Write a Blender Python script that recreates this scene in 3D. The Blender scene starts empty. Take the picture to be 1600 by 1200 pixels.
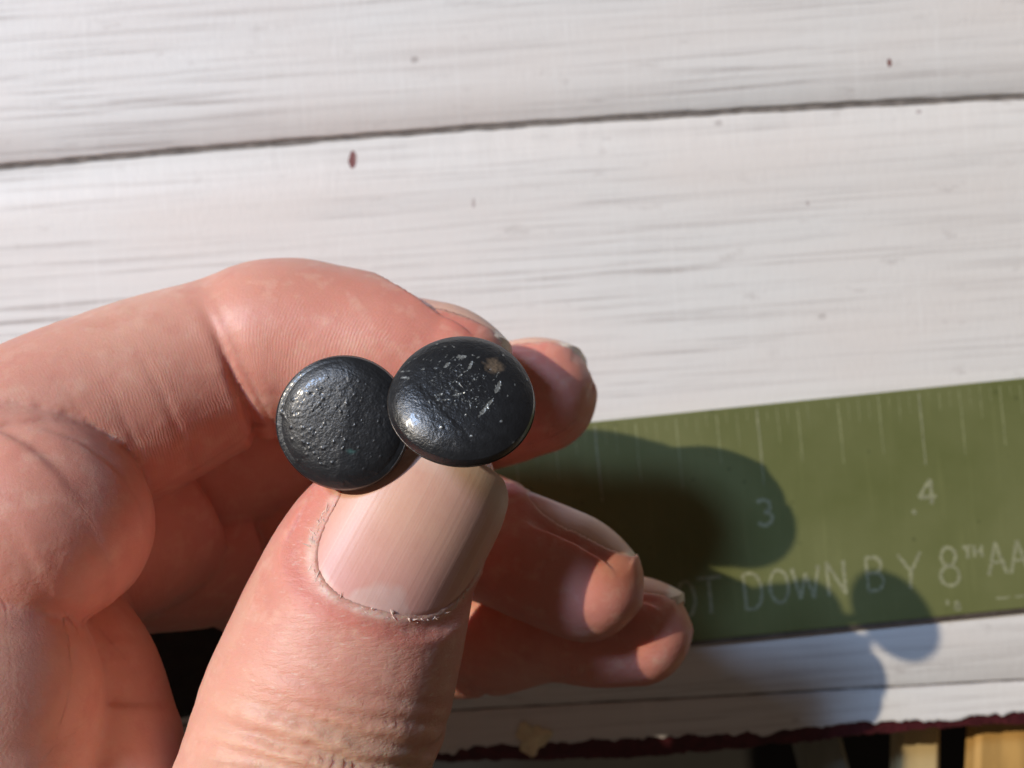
import bpy, bmesh, math, random
import numpy as np
from mathutils import Vector, Matrix

# ------------------------------------------------------------------ camera, light, exposure
MM = 0.001
CAM_H = 161.0                      # camera height over the board, mm
scene = bpy.context.scene
col = scene.collection

cam_d = bpy.data.cameras.new('camera'); cam = bpy.data.objects.new('camera', cam_d)
col.objects.link(cam)
cam_d.sensor_width = 36; cam_d.lens = 36
cam_d.clip_start = 0.002; cam_d.clip_end = 20
cam.location = (0, 0, CAM_H*MM); cam.rotation_euler = (0, 0, 0)
cam_d.dof.use_dof = True; cam_d.dof.focus_distance = 0.090; cam_d.dof.aperture_fstop = 36
scene.camera = cam

world = bpy.data.worlds.new('World'); scene.world = world; world.use_nodes = True
bg = world.node_tree.nodes['Background']
bg.inputs[0].default_value = (1.0, 0.80, 0.66, 1); bg.inputs[1].default_value = 0.065

SUN_DIR = Vector((-0.90, 0.49, 1.0)).normalized()      # towards the sun
sd = bpy.data.lights.new('sun', 'SUN'); so = bpy.data.objects.new('sun', sd); col.objects.link(so)
sd.energy = 3.0; sd.angle = math.radians(0.7); sd.color = (1.0, 0.86, 0.66)
so.rotation_euler = SUN_DIR.to_track_quat('Z', 'Y').to_euler(); so.location = SUN_DIR*1.5

WIN_DIR = Vector((-0.66, 0.60, 1.0)).normalized()       # blue sky through the window, higher up
wd = bpy.data.lights.new('window_light', 'AREA'); wo = bpy.data.objects.new('window_light', wd); col.objects.link(wo)
wd.shape = 'RECTANGLE'; wd.size = 0.13; wd.size_y = 0.13; wd.energy = 6.0; wd.color = (0.42, 0.63, 1.0)
wo.location = WIN_DIR*1.0; wo.rotation_euler = WIN_DIR.to_track_quat('Z', 'Y').to_euler()

vs = scene.view_settings
vs.view_transform = 'Standard'; vs.look = 'None'; vs.exposure = 0.0; vs.gamma = 1.0; vs.use_curve_mapping = False

rng = np.random.default_rng(7)
random.seed(7)

# ------------------------------------------------------------------ helpers
HU = 1.15                          # the hand is modelled in units of 1.15 mm
def P(px, py, d):
    """point in hand units, from its place in the picture and its distance d under the camera"""
    return np.array([(px-800)/1600*d, -(py-600)/1600*d, CAM_H/HU-d])
def B(px, py, z=0.0):
    d = CAM_H - z
    return ((px-800)/1600*d, -(py-600)/1600*d)

def mesh_obj(name, verts, faces, mat=None, parent=None, smooth=True, unit=MM):
    """verts in mm; faces list or (n,4)/(n,3) array"""
    me = bpy.data.meshes.new(name)
    v = np.asarray(verts, dtype=np.float64)*unit
    if isinstance(faces, np.ndarray):
        n, k = faces.shape
        me.vertices.add(len(v)); me.vertices.foreach_set('co', v.ravel())
        me.loops.add(n*k); me.loops.foreach_set('vertex_index', faces.astype(np.int32).ravel())
        me.polygons.add(n); me.polygons.foreach_set('loop_start', np.arange(0, n*k, k, dtype=np.int32))
        me.update(calc_edges=True); me.validate()
    else:
        me.from_pydata([tuple(x) for x in v], [], faces); me.update()
    if smooth:
        me.polygons.foreach_set('use_smooth', np.ones(len(me.polygons), dtype=bool))
    o = bpy.data.objects.new(name, me); col.objects.link(o)
    if mat: me.materials.append(mat)
    if parent: o.parent = parent
    return o
def attr(o, name, data):
    a = o.data.attributes.new(name, 'FLOAT', 'POINT'); a.data.foreach_set('value', np.asarray(data, dtype=np.float32))
def tag(o, label, cat, group=None):
    o['label'] = label; o['category'] = cat
    if group: o['group'] = group

# lattice value noise in numpy, 3d points -> -1..1
_perm = np.random.default_rng(3).random(4096).astype(np.float32)*2-1
def vnoise(p):
    p = np.asarray(p, dtype=np.float64); i = np.floor(p).astype(np.int64); f = p-i; f = f*f*(3-2*f)
    def h(dx, dy, dz):
        return _perm[((i[..., 0]+dx)*73856093 ^ (i[..., 1]+dy)*19349663 ^ (i[..., 2]+dz)*83492791) & 4095]
    fx, fy, fz = f[..., 0], f[..., 1], f[..., 2]
    x00 = h(0,0,0)*(1-fx)+h(1,0,0)*fx; x10 = h(0,1,0)*(1-fx)+h(1,1,0)*fx
    x01 = h(0,0,1)*(1-fx)+h(1,0,1)*fx; x11 = h(0,1,1)*(1-fx)+h(1,1,1)*fx
    return (x00*(1-fy)+x10*fy)*(1-fz)+(x01*(1-fy)+x11*fy)*fz
def fbm(p, n=4):
    p = np.asarray(p); s = 0; a = 1; t = 0
    for k in range(n):
        s = s + a*vnoise(p*2**k + 17.3*k); t += a; a *= 0.5
    return s/t

# node building shorthand
class NT:
    def __init__(self, name):
        self.m = bpy.data.materials.new(name); self.m.use_nodes = True
        self.t = self.m.node_tree; self.p = self.t.nodes['Principled BSDF']
    def n(self, typ, **kw):
        nd = self.t.nodes.new(typ)
        for k, v in kw.items(): setattr(nd, k, v)
        return nd
    def set(self, nd, key, val):
        if isinstance(val, bpy.types.NodeSocket): self.t.links.new(val, nd.inputs[key])
        else: nd.inputs[key].default_value = val
    def math(self, op, a, b=None, c=None, clamp=False):
        nd = self.n('ShaderNodeMath', operation=op, use_clamp=clamp)
        self.set(nd, 0, a)
        if b is not None: self.set(nd, 1, b)
        if c is not None: self.set(nd, 2, c)
        return nd.outputs[0]
    def attr(self, name):
        return self.n('ShaderNodeAttribute', attribute_name=name).outputs['Fac']
    def obj(self):
        return self.n('ShaderNodeTexCoord').outputs['Object']
    def map(self, vec, scale=(1,1,1), loc=(0,0,0), rot=(0,0,0)):
        nd = self.n('ShaderNodeMapping'); self.set(nd, 'Vector', vec)
        nd.inputs['Scale'].default_value = scale; nd.inputs['Location'].default_value = loc; nd.inputs['Rotation'].default_value = rot
        return nd.outputs[0]
    def noise(self, vec, scale, detail=4, rough=0.55, dist=0.0):
        nd = self.n('ShaderNodeTexNoise'); self.set(nd, 'Vector', vec)
        nd.inputs['Scale'].default_value = scale; nd.inputs['Detail'].default_value = detail
        nd.inputs['Roughness'].default_value = rough; nd.inputs['Distortion'].default_value = dist
        return nd.outputs['Fac']
    def voro(self, vec, scale, feature='F1'):
        nd = self.n('ShaderNodeTexVoronoi', feature=feature); self.set(nd, 'Vector', vec); nd.inputs['Scale'].default_value = scale
        return nd.outputs['Distance']
    def ramp(self, fac, stops, interp='LINEAR'):
        nd = self.n('ShaderNodeValToRGB'); self.set(nd, 'Fac', fac); r = nd.color_ramp; r.interpolation = interp
        while len(r.elements) < len(stops): r.elements.new(0.5)
        for e, (pos, c) in zip(r.elements, stops):
            e.position = pos; e.color = (c, c, c, 1) if isinstance(c, (int, float)) else (*c, 1)
        return nd.outputs['Color']
    def mix(self, fac, a, b, blend='MIX'):
        nd = self.n('ShaderNodeMix', data_type='RGBA', blend_type=blend)
        self.set(nd, 0, fac)
        for k, v in ((6, a), (7, b)):
            if isinstance(v, tuple): nd.inputs[k].default_value = (*v, 1)
            else: self.set(nd, k, v)
        return nd.outputs[2]
    def bump(self, height, dist, strength=1.0, normal=None):
        nd = self.n('ShaderNodeBump'); self.set(nd, 'Height', height)
        nd.inputs['Distance'].default_value = dist; nd.inputs['Strength'].default_value = strength
        if normal is not None: self.set(nd, 'Normal', normal)
        return nd.outputs[0]
    def out(self, **kw):
        for k, v in kw.items():
            key = {'color': 'Base Color', 'rough': 'Roughness', 'metal': 'Metallic', 'spec': 'Specular IOR Level', 'normal': 'Normal',
                   'sss': 'Subsurface Weight', 'sss_r': 'Subsurface Radius', 'sss_s': 'Subsurface Scale', 'coat': 'Coat Weight', 'coat_r': 'Coat Roughness'}[k]
            if isinstance(v, tuple) and k == 'color': v = (*v, 1)
            self.set(self.p, key, v)
        return self.m

# ------------------------------------------------------------------ materials
def mat_plank(name, seed):
    t = NT(name); o = t.map(t.obj(), loc=(seed*0.37, seed*0.11, 0))
    fine = t.noise(t.map(o, scale=(20, 900, 300)), 1.0, 5, 0.66, 0.25)
    mid = t.noise(t.map(o, scale=(15, 500, 60)), 1.0, 6, 0.68, 0.5)
    patch = t.noise(t.map(o, scale=(18, 45, 20)), 1.0, 3, 0.5)
    worn = t.ramp(t.math('ADD', t.math('MULTIPLY', mid, 0.62), t.math('MULTIPLY', patch, 0.38)), [(0.44, 0.0), (0.80, 1.0)])
    hair = t.ramp(fine, [(0.50, 0.0), (0.72, 1.0)])
    m = t.math('ADD', t.math('MULTIPLY', worn, t.math('ADD', t.math('MULTIPLY', hair, 0.8), 0.22)), t.math('MULTIPLY', hair, t.ramp(patch, [(0.36, 0.12), (0.60, 0.58)])), clamp=True)
    blot = t.ramp(t.noise(t.map(o, scale=(130, 330, 100)), 1.0, 4, 0.65, 0.3), [(0.60, 0.0), (0.76, 1.0)])
    m2 = t.math('MAXIMUM', m, t.math('MULTIPLY', blot, 0.50), clamp=True)
    spk = t.math('MULTIPLY', t.ramp(t.voro(t.map(o, scale=(1, 1.3, 0.01)), 85), [(0.035, 1.0), (0.085, 0.0)]), t.ramp(t.noise(o, 60, 2), [(0.48, 0.0), (0.6, 0.8)]))
    m2 = t.math('MAXIMUM', m2, spk, clamp=True)
    tone = t.mix(t.ramp(patch, [(0.35, 0.0), (0.65, 1.0)]), (0.72, 0.68, 0.645), (0.74, 0.735, 0.715))
    c = t.mix(m2, tone, (0.39, 0.35, 0.33))
    # a few small maroon chips where the old paint shows
    for (px, py, rx, ry) in ((551, 250, 1.0, 2.3), (1390, 98, .65, 1.0), (1262, 318, .5, .6), (1436, 175, .8, .6), (740, 318, .4, 1.3)):
        x, y = B(px, py)
        g = t.n('ShaderNodeNewGeometry').outputs['Position']
        nz = t.noise(g, 900, 2)
        d = t.n('ShaderNodeVectorMath', operation='LENGTH')
        t.set(d, 0, t.map(g, scale=(1/(rx*MM), 1/(ry*MM), 0), loc=(-x/rx, -y/ry, 0)))
        mk = t.ramp(t.math('ADD', d.outputs['Value'], t.math('MULTIPLY', nz, 0.7)), [(0.93, 1.0), (1.22, 0.0)])
        deep = px in (551, 1390)
        c = t.mix(t.math('MULTIPLY', mk, 0.95 if deep else 0.45), c, (0.16, 0.035, 0.03) if deep else (0.25, 0.17, 0.17))
    vl = t.ramp(t.noise(t.map(o, scale=(1400, 28, 100)), 1.0, 3, 0.6), [(0.56, 0.0), (0.72, 0.30)])
    c = t.mix(vl, c, (0.80, 0.79, 0.77))
    weave = t.noise(t.map(o, scale=(1600, 500, 300), rot=(0, 0, 0.5)), 1.0, 3, 0.6)
    h = t.math('ADD', t.math('MULTIPLY', m2, -0.7), t.math('MULTIPLY', weave, 0.6))
    return t.out(color=c, rough=t.math('ADD', 0.50, t.math('MULTIPLY', m2, 0.2)), spec=0.35, normal=t.bump(h, 0.00012, 0.8))

def mat_simple(name, color, rough=0.6, var=0.25, scale=200, spec=0.4, metal=0.0, bumpd=0.00005, stretch=(1,1,1)):
    t = NT(name); o = t.map(t.obj(), scale=stretch)
    nz = t.noise(o, scale, 5, 0.6)
    c = t.mix(t.ramp(nz, [(0.3, 0.0), (0.7, 1.0)]), tuple(x*(1-var) for x in color), tuple(min(1, x*(1+var)) for x in color))
    return t.out(color=c, rough=rough, spec=spec, metal=metal, normal=t.bump(nz, bumpd, 0.6))

def mat_ruler():
    t = NT('green_ruler_paint'); o = t.obj()
    st = t.noise(t.map(o, scale=(900, 60, 100)), 1.0, 4, 0.6)
    bl = t.noise(o, 45, 4, 0.6); sp = t.voro(o, 260)
    c = t.mix(t.ramp(bl, [(0.35, 0.0), (0.7, 1.0)]), (0.120, 0.133, 0.044), (0.158, 0.168, 0.066))
    c = t.mix(t.ramp(st, [(0.56, 0.0), (0.8, 0.28)]), c, (0.24, 0.25, 0.10))
    c = t.mix(t.ramp(sp, [(0.05, 0.5), (0.10, 0.0)]), c, (0.05, 0.06, 0.02))
    return t.out(color=c, rough=t.math('ADD', 0.38, t.math('MULTIPLY', bl, 0.18)), spec=0.4, normal=t.bump(st, 0.00003, 0.5))

def mat_skin():
    t = NT('skin'); o = t.obj()
    red = t.attr('red'); yel = t.attr('yellow'); rm = t.attr('ridge_m'); rp = t.attr('ridge_p'); dor = t.attr('dorsal')
    mot = t.noise(o, 260, 4, 0.6); big = t.noise(o, 75, 3, 0.5)
    # friction ridges
    warp = t.noise(o, 330, 2, 0.5); wob = t.noise(o, 1500, 2, 0.5)
    ph = t.math('ADD', t.math('MULTIPLY', rp, 2*math.pi/0.31), t.math('ADD', t.math('MULTIPLY', warp, 17.0), t.math('MULTIPLY', wob, 2.6)))
    rid = t.math('ADD', t.math('MULTIPLY', t.math('SINE', ph), 0.5), 0.5)
    c = t.mix(t.ramp(big, [(0.35, 0.0), (0.65, 1.0)]), (0.71, 0.325, 0.245), (0.77, 0.40, 0.31))
    c = t.mix(t.math('MULTIPLY', red, t.math('ADD', 0.55, t.math('MULTIPLY', mot, 0.5)), clamp=True), c, (0.70, 0.22, 0.165))
    c = t.mix(t.math('MULTIPLY', yel, 0.75, clamp=True), c, (0.78, 0.52, 0.35))
    c = t.mix(t.ramp(mot, [(0.52, 0.0), (0.74, 0.60)]), c, (0.66, 0.27, 0.205))
    c = t.mix(t.ramp(t.noise(t.map(o, loc=(.3, .1, .2)), 420, 4, 0.6), [(0.52, 0.0), (0.75, 0.5)]), c, (0.84, 0.55, 0.42))
    c = t.mix(t.math('MULTIPLY', t.math('SUBTRACT', 1.0, rid), t.math('MULTIPLY', rm, 0.16)), c, (0.60, 0.24, 0.18))
    amp = t.ramp(t.noise(o, 210, 3, 0.6), [(0.34, 0.10), (0.64, 0.60)])
    ridh = t.math('MULTIPLY', t.math('MULTIPLY', rid, rm), t.math('MULTIPLY', amp, t.ramp(t.noise(o, 2300, 2, 0.6), [(0.3, 0.5), (0.65, 1.0)])))
    # fine cross-hatched creasing of the back of the thumb
    v1 = t.voro(t.map(o, scale=(1, 1.9, 1), rot=(0, 0, -0.35)), 900, 'DISTANCE_TO_EDGE')
    cr = t.ramp(v1, [(0.0, 0.0), (0.13, 1.0)])
    fl = t.noise(t.map(o, scale=(520, 2000, 900), rot=(0, 0, -0.30)), 1.0, 5, 0.68)
    dorh = t.math('MULTIPLY', dor, t.math('ADD', t.math('MULTIPLY', cr, 0.13), t.math('MULTIPLY', fl, 1.9)))
    pore = t.noise(o, 3000, 3, 0.65)
    v2 = t.ramp(t.voro(t.map(o, scale=(1, 1.5, 1), rot=(0, 0, 0.6)), 1300, 'DISTANCE_TO_EDGE'), [(0.0, 0.0), (0.10, 1.0)])
    h = t.math('ADD', t.math('ADD', ridh, dorh), t.math('ADD', t.math('MULTIPLY', pore, 0.48), t.math('MULTIPLY', v2, 0.05)))
    flake = t.math('MULTIPLY', t.ramp(t.noise(t.map(o, scale=(700, 2300, 900), rot=(0, 0, -0.3)), 1.0, 4, 0.65), [(0.60, 0.0), (0.72, 1.0)]), t.attr('flake'))
    c = t.mix(t.math('MULTIPLY', flake, 0.6, clamp=True), c, (0.85, 0.68, 0.56))
    c = t.mix(t.math('MULTIPLY', t.attr('pale'), 0.8), c, (0.90, 0.70, 0.60))
    rough = t.math('ADD', 0.36, t.math('MULTIPLY', mot, 0.18))
    return t.out(color=c, rough=rough, spec=0.45, sss=0.65, sss_r=(1.0, 0.28, 0.15), sss_s=0.0013, normal=t.bump(h, 0.000085, 0.8))

def mat_nail():
    t = NT('nail'); o = t.obj(); l = t.attr('nail_l'); b = t.attr('nail_b'); e = t.attr('nail_free')
    v = t.n('ShaderNodeCombineXYZ'); t.set(v, 0, t.math('MULTIPLY', b, 1.0)); t.set(v, 1, t.math('MULTIPLY', l, 0.06))
    ln = t.noise(v.outputs[0], 1.6, 3, 0.55); fn = t.noise(v.outputs[0], 5.0, 2, 0.5)
    c = t.mix(t.ramp(l, [(0.10, 0.0), (0.55, 1.0)]), (0.78, 0.41, 0.35), (0.77, 0.45, 0.33))
    lun = t.math('ADD', l, t.math('MULTIPLY', t.math('MULTIPLY', b, b), 0.022))
    lz = t.math('ADD', lun, t.math('MULTIPLY', t.noise(o, 500, 3), 0.10))
    c = t.mix(t.ramp(lz, [(0.22, 0.60), (0.27, 0.0)]), c, (0.82, 0.62, 0.56))
    c = t.mix(t.ramp(t.noise(o, 330, 4, 0.6), [(0.45, 0.0), (0.75, 0.45)]), c, (0.70, 0.36, 0.27))
    c = t.mix(t.ramp(ln, [(0.58, 0.0), (0.74, 0.22)]), c, (0.84, 0.64, 0.50))
    c = t.mix(e, c, (0.84, 0.70, 0.58))
    sp = t.ramp(t.voro(o, 420), [(0.035, 1.0), (0.06, 0.0)])
    c = t.mix(t.ramp(t.noise(v.outputs[0], 4.2, 2, 0.5), [(0.60, 0.0), (0.70, 0.16)]), c, (0.90, 0.72, 0.58))
    h = t.math('ADD', ln, t.math('ADD', t.math('MULTIPLY', fn, 0.5), t.math('MULTIPLY', t.noise(o, 2600, 3), 0.25)))
    return t.out(color=c, rough=t.math('ADD', 0.34, t.math('MULTIPLY', fn, 0.16)), spec=0.42, sss=0.4, sss_r=(1.0, 0.75, 0.6), sss_s=0.0004, normal=t.bump(h, 0.00005, 0.5))

def mat_button(name, r0):
    t = NT(name); o = t.obj(); w = t.attr('wear'); br = t.attr('brown'); gr = t.attr('verdigris')
    n1 = t.noise(o, 900, 5, 0.6); n2 = t.noise(o, 5000, 4, 0.6)
    c = t.mix(n1, (0.007, 0.008, 0.010), (0.020, 0.022, 0.025))
    c = t.mix(t.math('MULTIPLY', br, t.ramp(n2, [(0.35, 0.5), (0.6, 1.0)])), c, (0.15, 0.11, 0.075))
    c = t.mix(gr, c, (0.06, 0.16, 0.15))
    c = t.mix(w, c, (0.50, 0.52, 0.50))
    r = t.math('ADD', r0, t.math('MULTIPLY', n1, 0.22))
    return t.out(color=c, rough=r, spec=0.65, coat=0.18, coat_r=0.14, metal=t.math('MULTIPLY', w, 0.8), normal=t.bump(t.math('ADD', n2, t.math('MULTIPLY', n1, 0.7)), 0.00006, 0.7))

M_skin = mat_skin(); M_nail = mat_nail()
M_maroon = mat_simple('maroon_paint', (0.075, 0.012, 0.016), 0.55, 0.4, 700)
M_barewood = mat_simple('bare_wood', (0.78, 0.66, 0.42), 0.7, 0.2, 900)
M_ruler = mat_ruler()
M_mark = mat_simple('ruler_marking', (0.25, 0.255, 0.15), 0.6, 0.42, 2200)
M_tick = mat_simple('ruler_tick_scratch', (0.25, 0.26, 0.13), 0.5, 0.3, 1500)
M_edge = mat_simple('ruler_bare_edge', (0.16, 0.13, 0.11), 0.45, 0.3, 600, metal=0.5)
M_dry = mat_simple('dry_skin', (0.84, 0.63, 0.52), 0.5, 0.15, 1200)

# ------------------------------------------------------------------ the board and what lies below its edge
ang = math.radians(4.0)
board = bpy.data.objects.new('board', None); col.objects.link(board)
board['kind'] = 'structure'; board.rotation_euler = (0, 0, ang)
ca, sa = math.cos(ang), math.sin(ang)
def loc(px, py):
    x, y = B(px, py); return (x*ca + y*sa, -x*sa + y*ca)

def ragged_strip(name, x0, x1, top, bot, z0, z1, mat, n=500, bevel=0.0):
    """prism between two y(x) curves; top and bottom caps and side walls"""
    xs = np.linspace(x0, x1, n)
    yt = top(xs); yb = bot(xs)
    b = bevel
    rows = [np.c_[xs, yt, np.full(n, z0)], np.c_[xs, yt, np.full(n, z1-b)], np.c_[xs, yt-b, np.full(n, z1)]]
    k = 10
    for i in range(1, k):
        f = i/k; rows.append(np.c_[xs, (yt-b)*(1-f)+(yb+b)*f, np.full(n, z1)])
    rows += [np.c_[xs, yb+b, np.full(n, z1)], np.c_[xs, yb, np.full(n, z1-b)], np.c_[xs, yb, np.full(n, z0)]]
    v = np.concatenate(rows); f = []
    for r in range(len(rows)-1):
        a = r*n + np.arange(n-1); f.append(np.c_[a, a+n, a+n+1, a+1])
    a = (len(rows)-1)*n + np.arange(n-1); c0 = np.arange(n-1); f.append(np.c_[a, c0, c0+1, a+1])
    return mesh_obj(name, v, np.concatenate(f), mat, board, smooth=False)

def wig(xs, amp, sc, seed):
    return amp*fbm(np.c_[xs*sc, np.full(len(xs), seed*3.7), np.zeros(len(xs))], 4)
j1 = loc(800, 199)[1]; j2l = loc(700, 1111); j2r = loc(1600, 1063); e_l = loc(700, 1180); e_r = loc(1600, 1124)
line = lambda p, q: (lambda x: p[1] + (q[1]-p[1])*(x-p[0])/(q[0]-p[0]))
J2 = line(j2l, j2r); E = line(e_l, e_r)
X0, X1 = -120, 125
# gently bowed joint as in the photograph
J1 = lambda x: j1 - 0.00016*x*x + 0.35
ragged_strip('plank', X0, X1, lambda x: 0*x+110, lambda x: J1(x)+0.50+wig(x, .22, .30, 1), -3, 0, mat_plank('whitewashed_plank', 1), bevel=0.25)
ragged_strip('plank', X0, X1, lambda x: J1(x)-0.50+wig(x, .22, .30, 2), lambda x: J2(x)+0.16+wig(x, .12, .4, 3), -3, 0, mat_plank('whitewashed_plank', 2), bevel=0.2)
def white_edge(x):
    e = E(x)+0.8+wig(x, 1.1, .22, 5)+wig(x, .6, .9, 6)
    cx = loc(832, 1150)[0]
    return e
ragged_strip('plank', X0, X1, lambda x: J2(x)-0.16+wig(x, .12, .4, 4), white_edge, -3, -0.05, mat_plank('whitewashed_plank', 3), n=900, bevel=0.12)
ragged_strip('board_base', X0, X1, lambda x: 0*x+109, lambda x: E(x)-0.9+wig(x, .5, .3, 8)+wig(x, .3, 1.3, 9) - 1.6*np.exp(-((x-18)/26.)**2), -6, -0.85, M_maroon, n=900, bevel=0.15)
ragged_strip('joint_filler', X0, X1, lambda x: 0*x+108, lambda x: E(x)+4.0, -0.845, -0.5, mat_simple('grey_joint', (0.17, 0.15, 0.135), 0.8, 0.4, 500), bevel=0.05)
# bare-wood chip on the edge
cx, cy = loc(832, 1153)
pts = []; N = 26
for i in range(N):
    a = i/N*2*math.pi; r = 1+0.22*math.sin(3*a+1)+0.12*math.sin(7*a)
    pts.append((cx+2.5*r*math.cos(a), cy+2.3*r*math.sin(a)))
v = [(x, y, 0.45+0.25*math.sin(i)) for i, (x, y) in enumerate(pts)]+[(x, y, -0.6) for x, y in pts]+[(cx, cy+.4, 0.9)]
f = [(i, (i+1) % N, N+(i+1) % N, N+i)[::-1] for i in range(N)]+[(i, (i+1) % N, 2*N) for i in range(N)]
mesh_obj('wood_chip', v, f, M_barewood, board, smooth=False)

# floor far below and slats of something wooden standing just under the board's edge
fl = mesh_obj('floor', [(-900, -900, -240), (900, -900, -240), (900, 900, -240), (-900, 900, -240)], [(0, 1, 2, 3)],
              mat_simple('dark_floor', (0.012, 0.010, 0.008), 0.8, 0.4, 20))
fl['kind'] = 'structure'
def slat(px0, px1, py, lean, z, mat, label, th=4.0, curve=0.0):
    d = CAM_H - z
    x0 = (px0-800)/1600*d; x1 = (px1-800)/1600*d; yb = -(py-600)/1600*d
    bm = bmesh.new()
    n = 14
    ring = []
    for i in range(n+1):
        y = yb + 14 - i/n*90; dx = -lean*(i/n*90)*0.1 + curve*(i/n)**2
        ring.append([bm.verts.new((x0+dx, y, z-th)), bm.verts.new((x0+dx, y, z-0.8)), bm.verts.new((x0+dx+0.8, y, z)),
                     bm.verts.new((x1+dx-0.8, y, z)), bm.verts.new((x1+dx, y, z-0.8)), bm.verts.new((x1+dx, y, z-th))])
    for i in range(n):
        for j in range(6):
            bm.faces.new((ring[i][j], ring[i][(j+1) % 6], ring[i+1][(j+1) % 6], ring[i+1][j]))
    bm.faces.new(ring[0]); bm.faces.new(ring[-1][::-1])
    bmesh.ops.recalc_face_normals(bm, faces=bm.faces)
    me = bpy.data.meshes.new('wooden_slat'); bm.to_mesh(me); bm.free()
    for vv in me.vertices: vv.co *= MM
    me.materials.append(mat); o = bpy.data.objects.new('wooden_slat', me); col.objects.link(o)
    tag(o, label, 'slat', 'slats below the board edge'); return o
slat(1535, 1720, 1125, 0.5, -9, mat_simple('orange_wood', (0.46, 0.27, 0.085), 0.5, 0.3, 60, stretch=(4, .6, 1)), 'orange-yellow wooden slat under the board in the bottom right corner')
slat(1408, 1474, 1145, 0.2, -14, mat_simple('tan_wood', (0.50, 0.38, 0.19), 0.55, 0.15, 60, stretch=(4, .6, 1)), 'tan wooden slat below the board edge, left of the orange one')
slat(1210, 1285, 1160, -2.6, -12, mat_simple('grey_wood', (0.22, 0.22, 0.17), 0.6, 0.2, 60, stretch=(4, .6, 1)), 'slanting grey-green slat below the ragged board edge')

bx, by = B(265, 1025)  # guessed black block, added so the gap beside the thumb turns dark
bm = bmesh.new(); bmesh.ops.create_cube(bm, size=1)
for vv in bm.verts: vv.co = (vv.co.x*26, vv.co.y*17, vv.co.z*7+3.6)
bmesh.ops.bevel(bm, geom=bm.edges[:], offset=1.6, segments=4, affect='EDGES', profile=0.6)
me = bpy.data.meshes.new('added_black_block'); bm.to_mesh(me); bm.free()
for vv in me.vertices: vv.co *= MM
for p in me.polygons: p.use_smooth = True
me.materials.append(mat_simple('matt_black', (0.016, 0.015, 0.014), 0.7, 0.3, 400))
bc_ = bpy.data.objects.new('added_black_block', me); col.objects.link(bc_); bc_.location = (bx*MM, by*MM, 0.0002); bc_.rotation_euler = (0, 0, 0.25)
tag(bc_, 'added black block of guessed form under the hand, darkening the gap left of the thumb', 'case')

# ------------------------------------------------------------------ the green ruler
ra = math.radians(5.8)
rc = np.array(B(1265, 804.5)); HW = 18.05
ruler = bpy.data.objects.new('ruler', None); col.objects.link(ruler)
ruler.location = (rc[0]*MM, rc[1]*MM, 0.0002); ruler.rotation_euler = (0, 0, ra)
tag(ruler, 'green painted ruler with scratched markings lying on the whitewashed board', 'ruler')
RT = 1.0
def rl(px, py):
    x, y = np.array(B(px, py, RT))-rc
    return (x*math.cos(ra)+y*math.sin(ra), -x*math.sin(ra)+y*math.cos(ra))
def slab(name, x0, x1, y0, y1, z0, z1, bev, mat, parent):
    bm = bmesh.new(); bmesh.ops.create_cube(bm, size=1)
    for vv in bm.verts: vv.co = ((x0+x1)/2+vv.co.x*(x1-x0), (y0+y1)/2+vv.co.y*(y1-y0), (z0+z1)/2+vv.co.z*(z1-z0))
    if bev: bmesh.ops.bevel(bm, geom=bm.edges[:], offset=bev, segments=2, affect='EDGES', profile=0.5)
    me = bpy.data.meshes.new(name); bm.to_mesh(me); bm.free()
    for vv in me.vertices: vv.co *= MM
    me.materials.append(mat); o = bpy.data.objects.new(name, me); col.objects.link(o); o.parent = parent; return o
RX0 = rl(439, 720)[0]-6; RX1 = RX0+12+152.4
slab('blade', RX0, RX1, -HW+0.35, HW, 0, RT, 0.18, M_ruler, ruler)
slab('lower_edge', RX0+0.1, RX1-0.1, -HW-0.35, -HW+0.349, 0.0, RT-0.25, 0.12, M_edge, ruler)
# tick marks, a quarter inch apart with faint eighths between
x4 = rl(1437, 640)[0]
k = -32
lens = {0: 11.5, 2: 10.5, 1: 9.2, 3: 8.6}
for k in range(-64, 34):
    k = k/2
    x = x4 + k*25.4/8
    if x < RX0+4 or x > RX1-4: continue
    if k % 1:
        L = rng.uniform(1.2, 3.2); w = 0.12
    elif k % 2 == 0:
        L = lens[int(k//2) % 4]+rng.uniform(-1.3, 1.0); w = 0.30 if k % 8 == 0 else 0.22
    else:
        if rng.random() < 0.35: continue
        L = rng.uniform(2.5, 5.5); w = 0.14
    y1 = HW-0.5-rng.uniform(0, .6)
    v = []; n = 7
    for i in range(n):
        f_ = i/(n-1); ww = w*(0.65+0.5*rng.random())/2*(1-0.4*f_); dx = rng.normal(0, .03)
        v += [(x-ww+dx, y1-L*f_, RT+0.02), (x+ww+dx, y1-L*f_, RT+0.02)]
    f = [(2*i, 2*i+2, 2*i+3, 2*i+1) for i in range(n-1)]
    mesh_obj('tick_mark', v, f, M_mark if k % 8 == 0 else M_tick, ruler, smooth=False)
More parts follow.
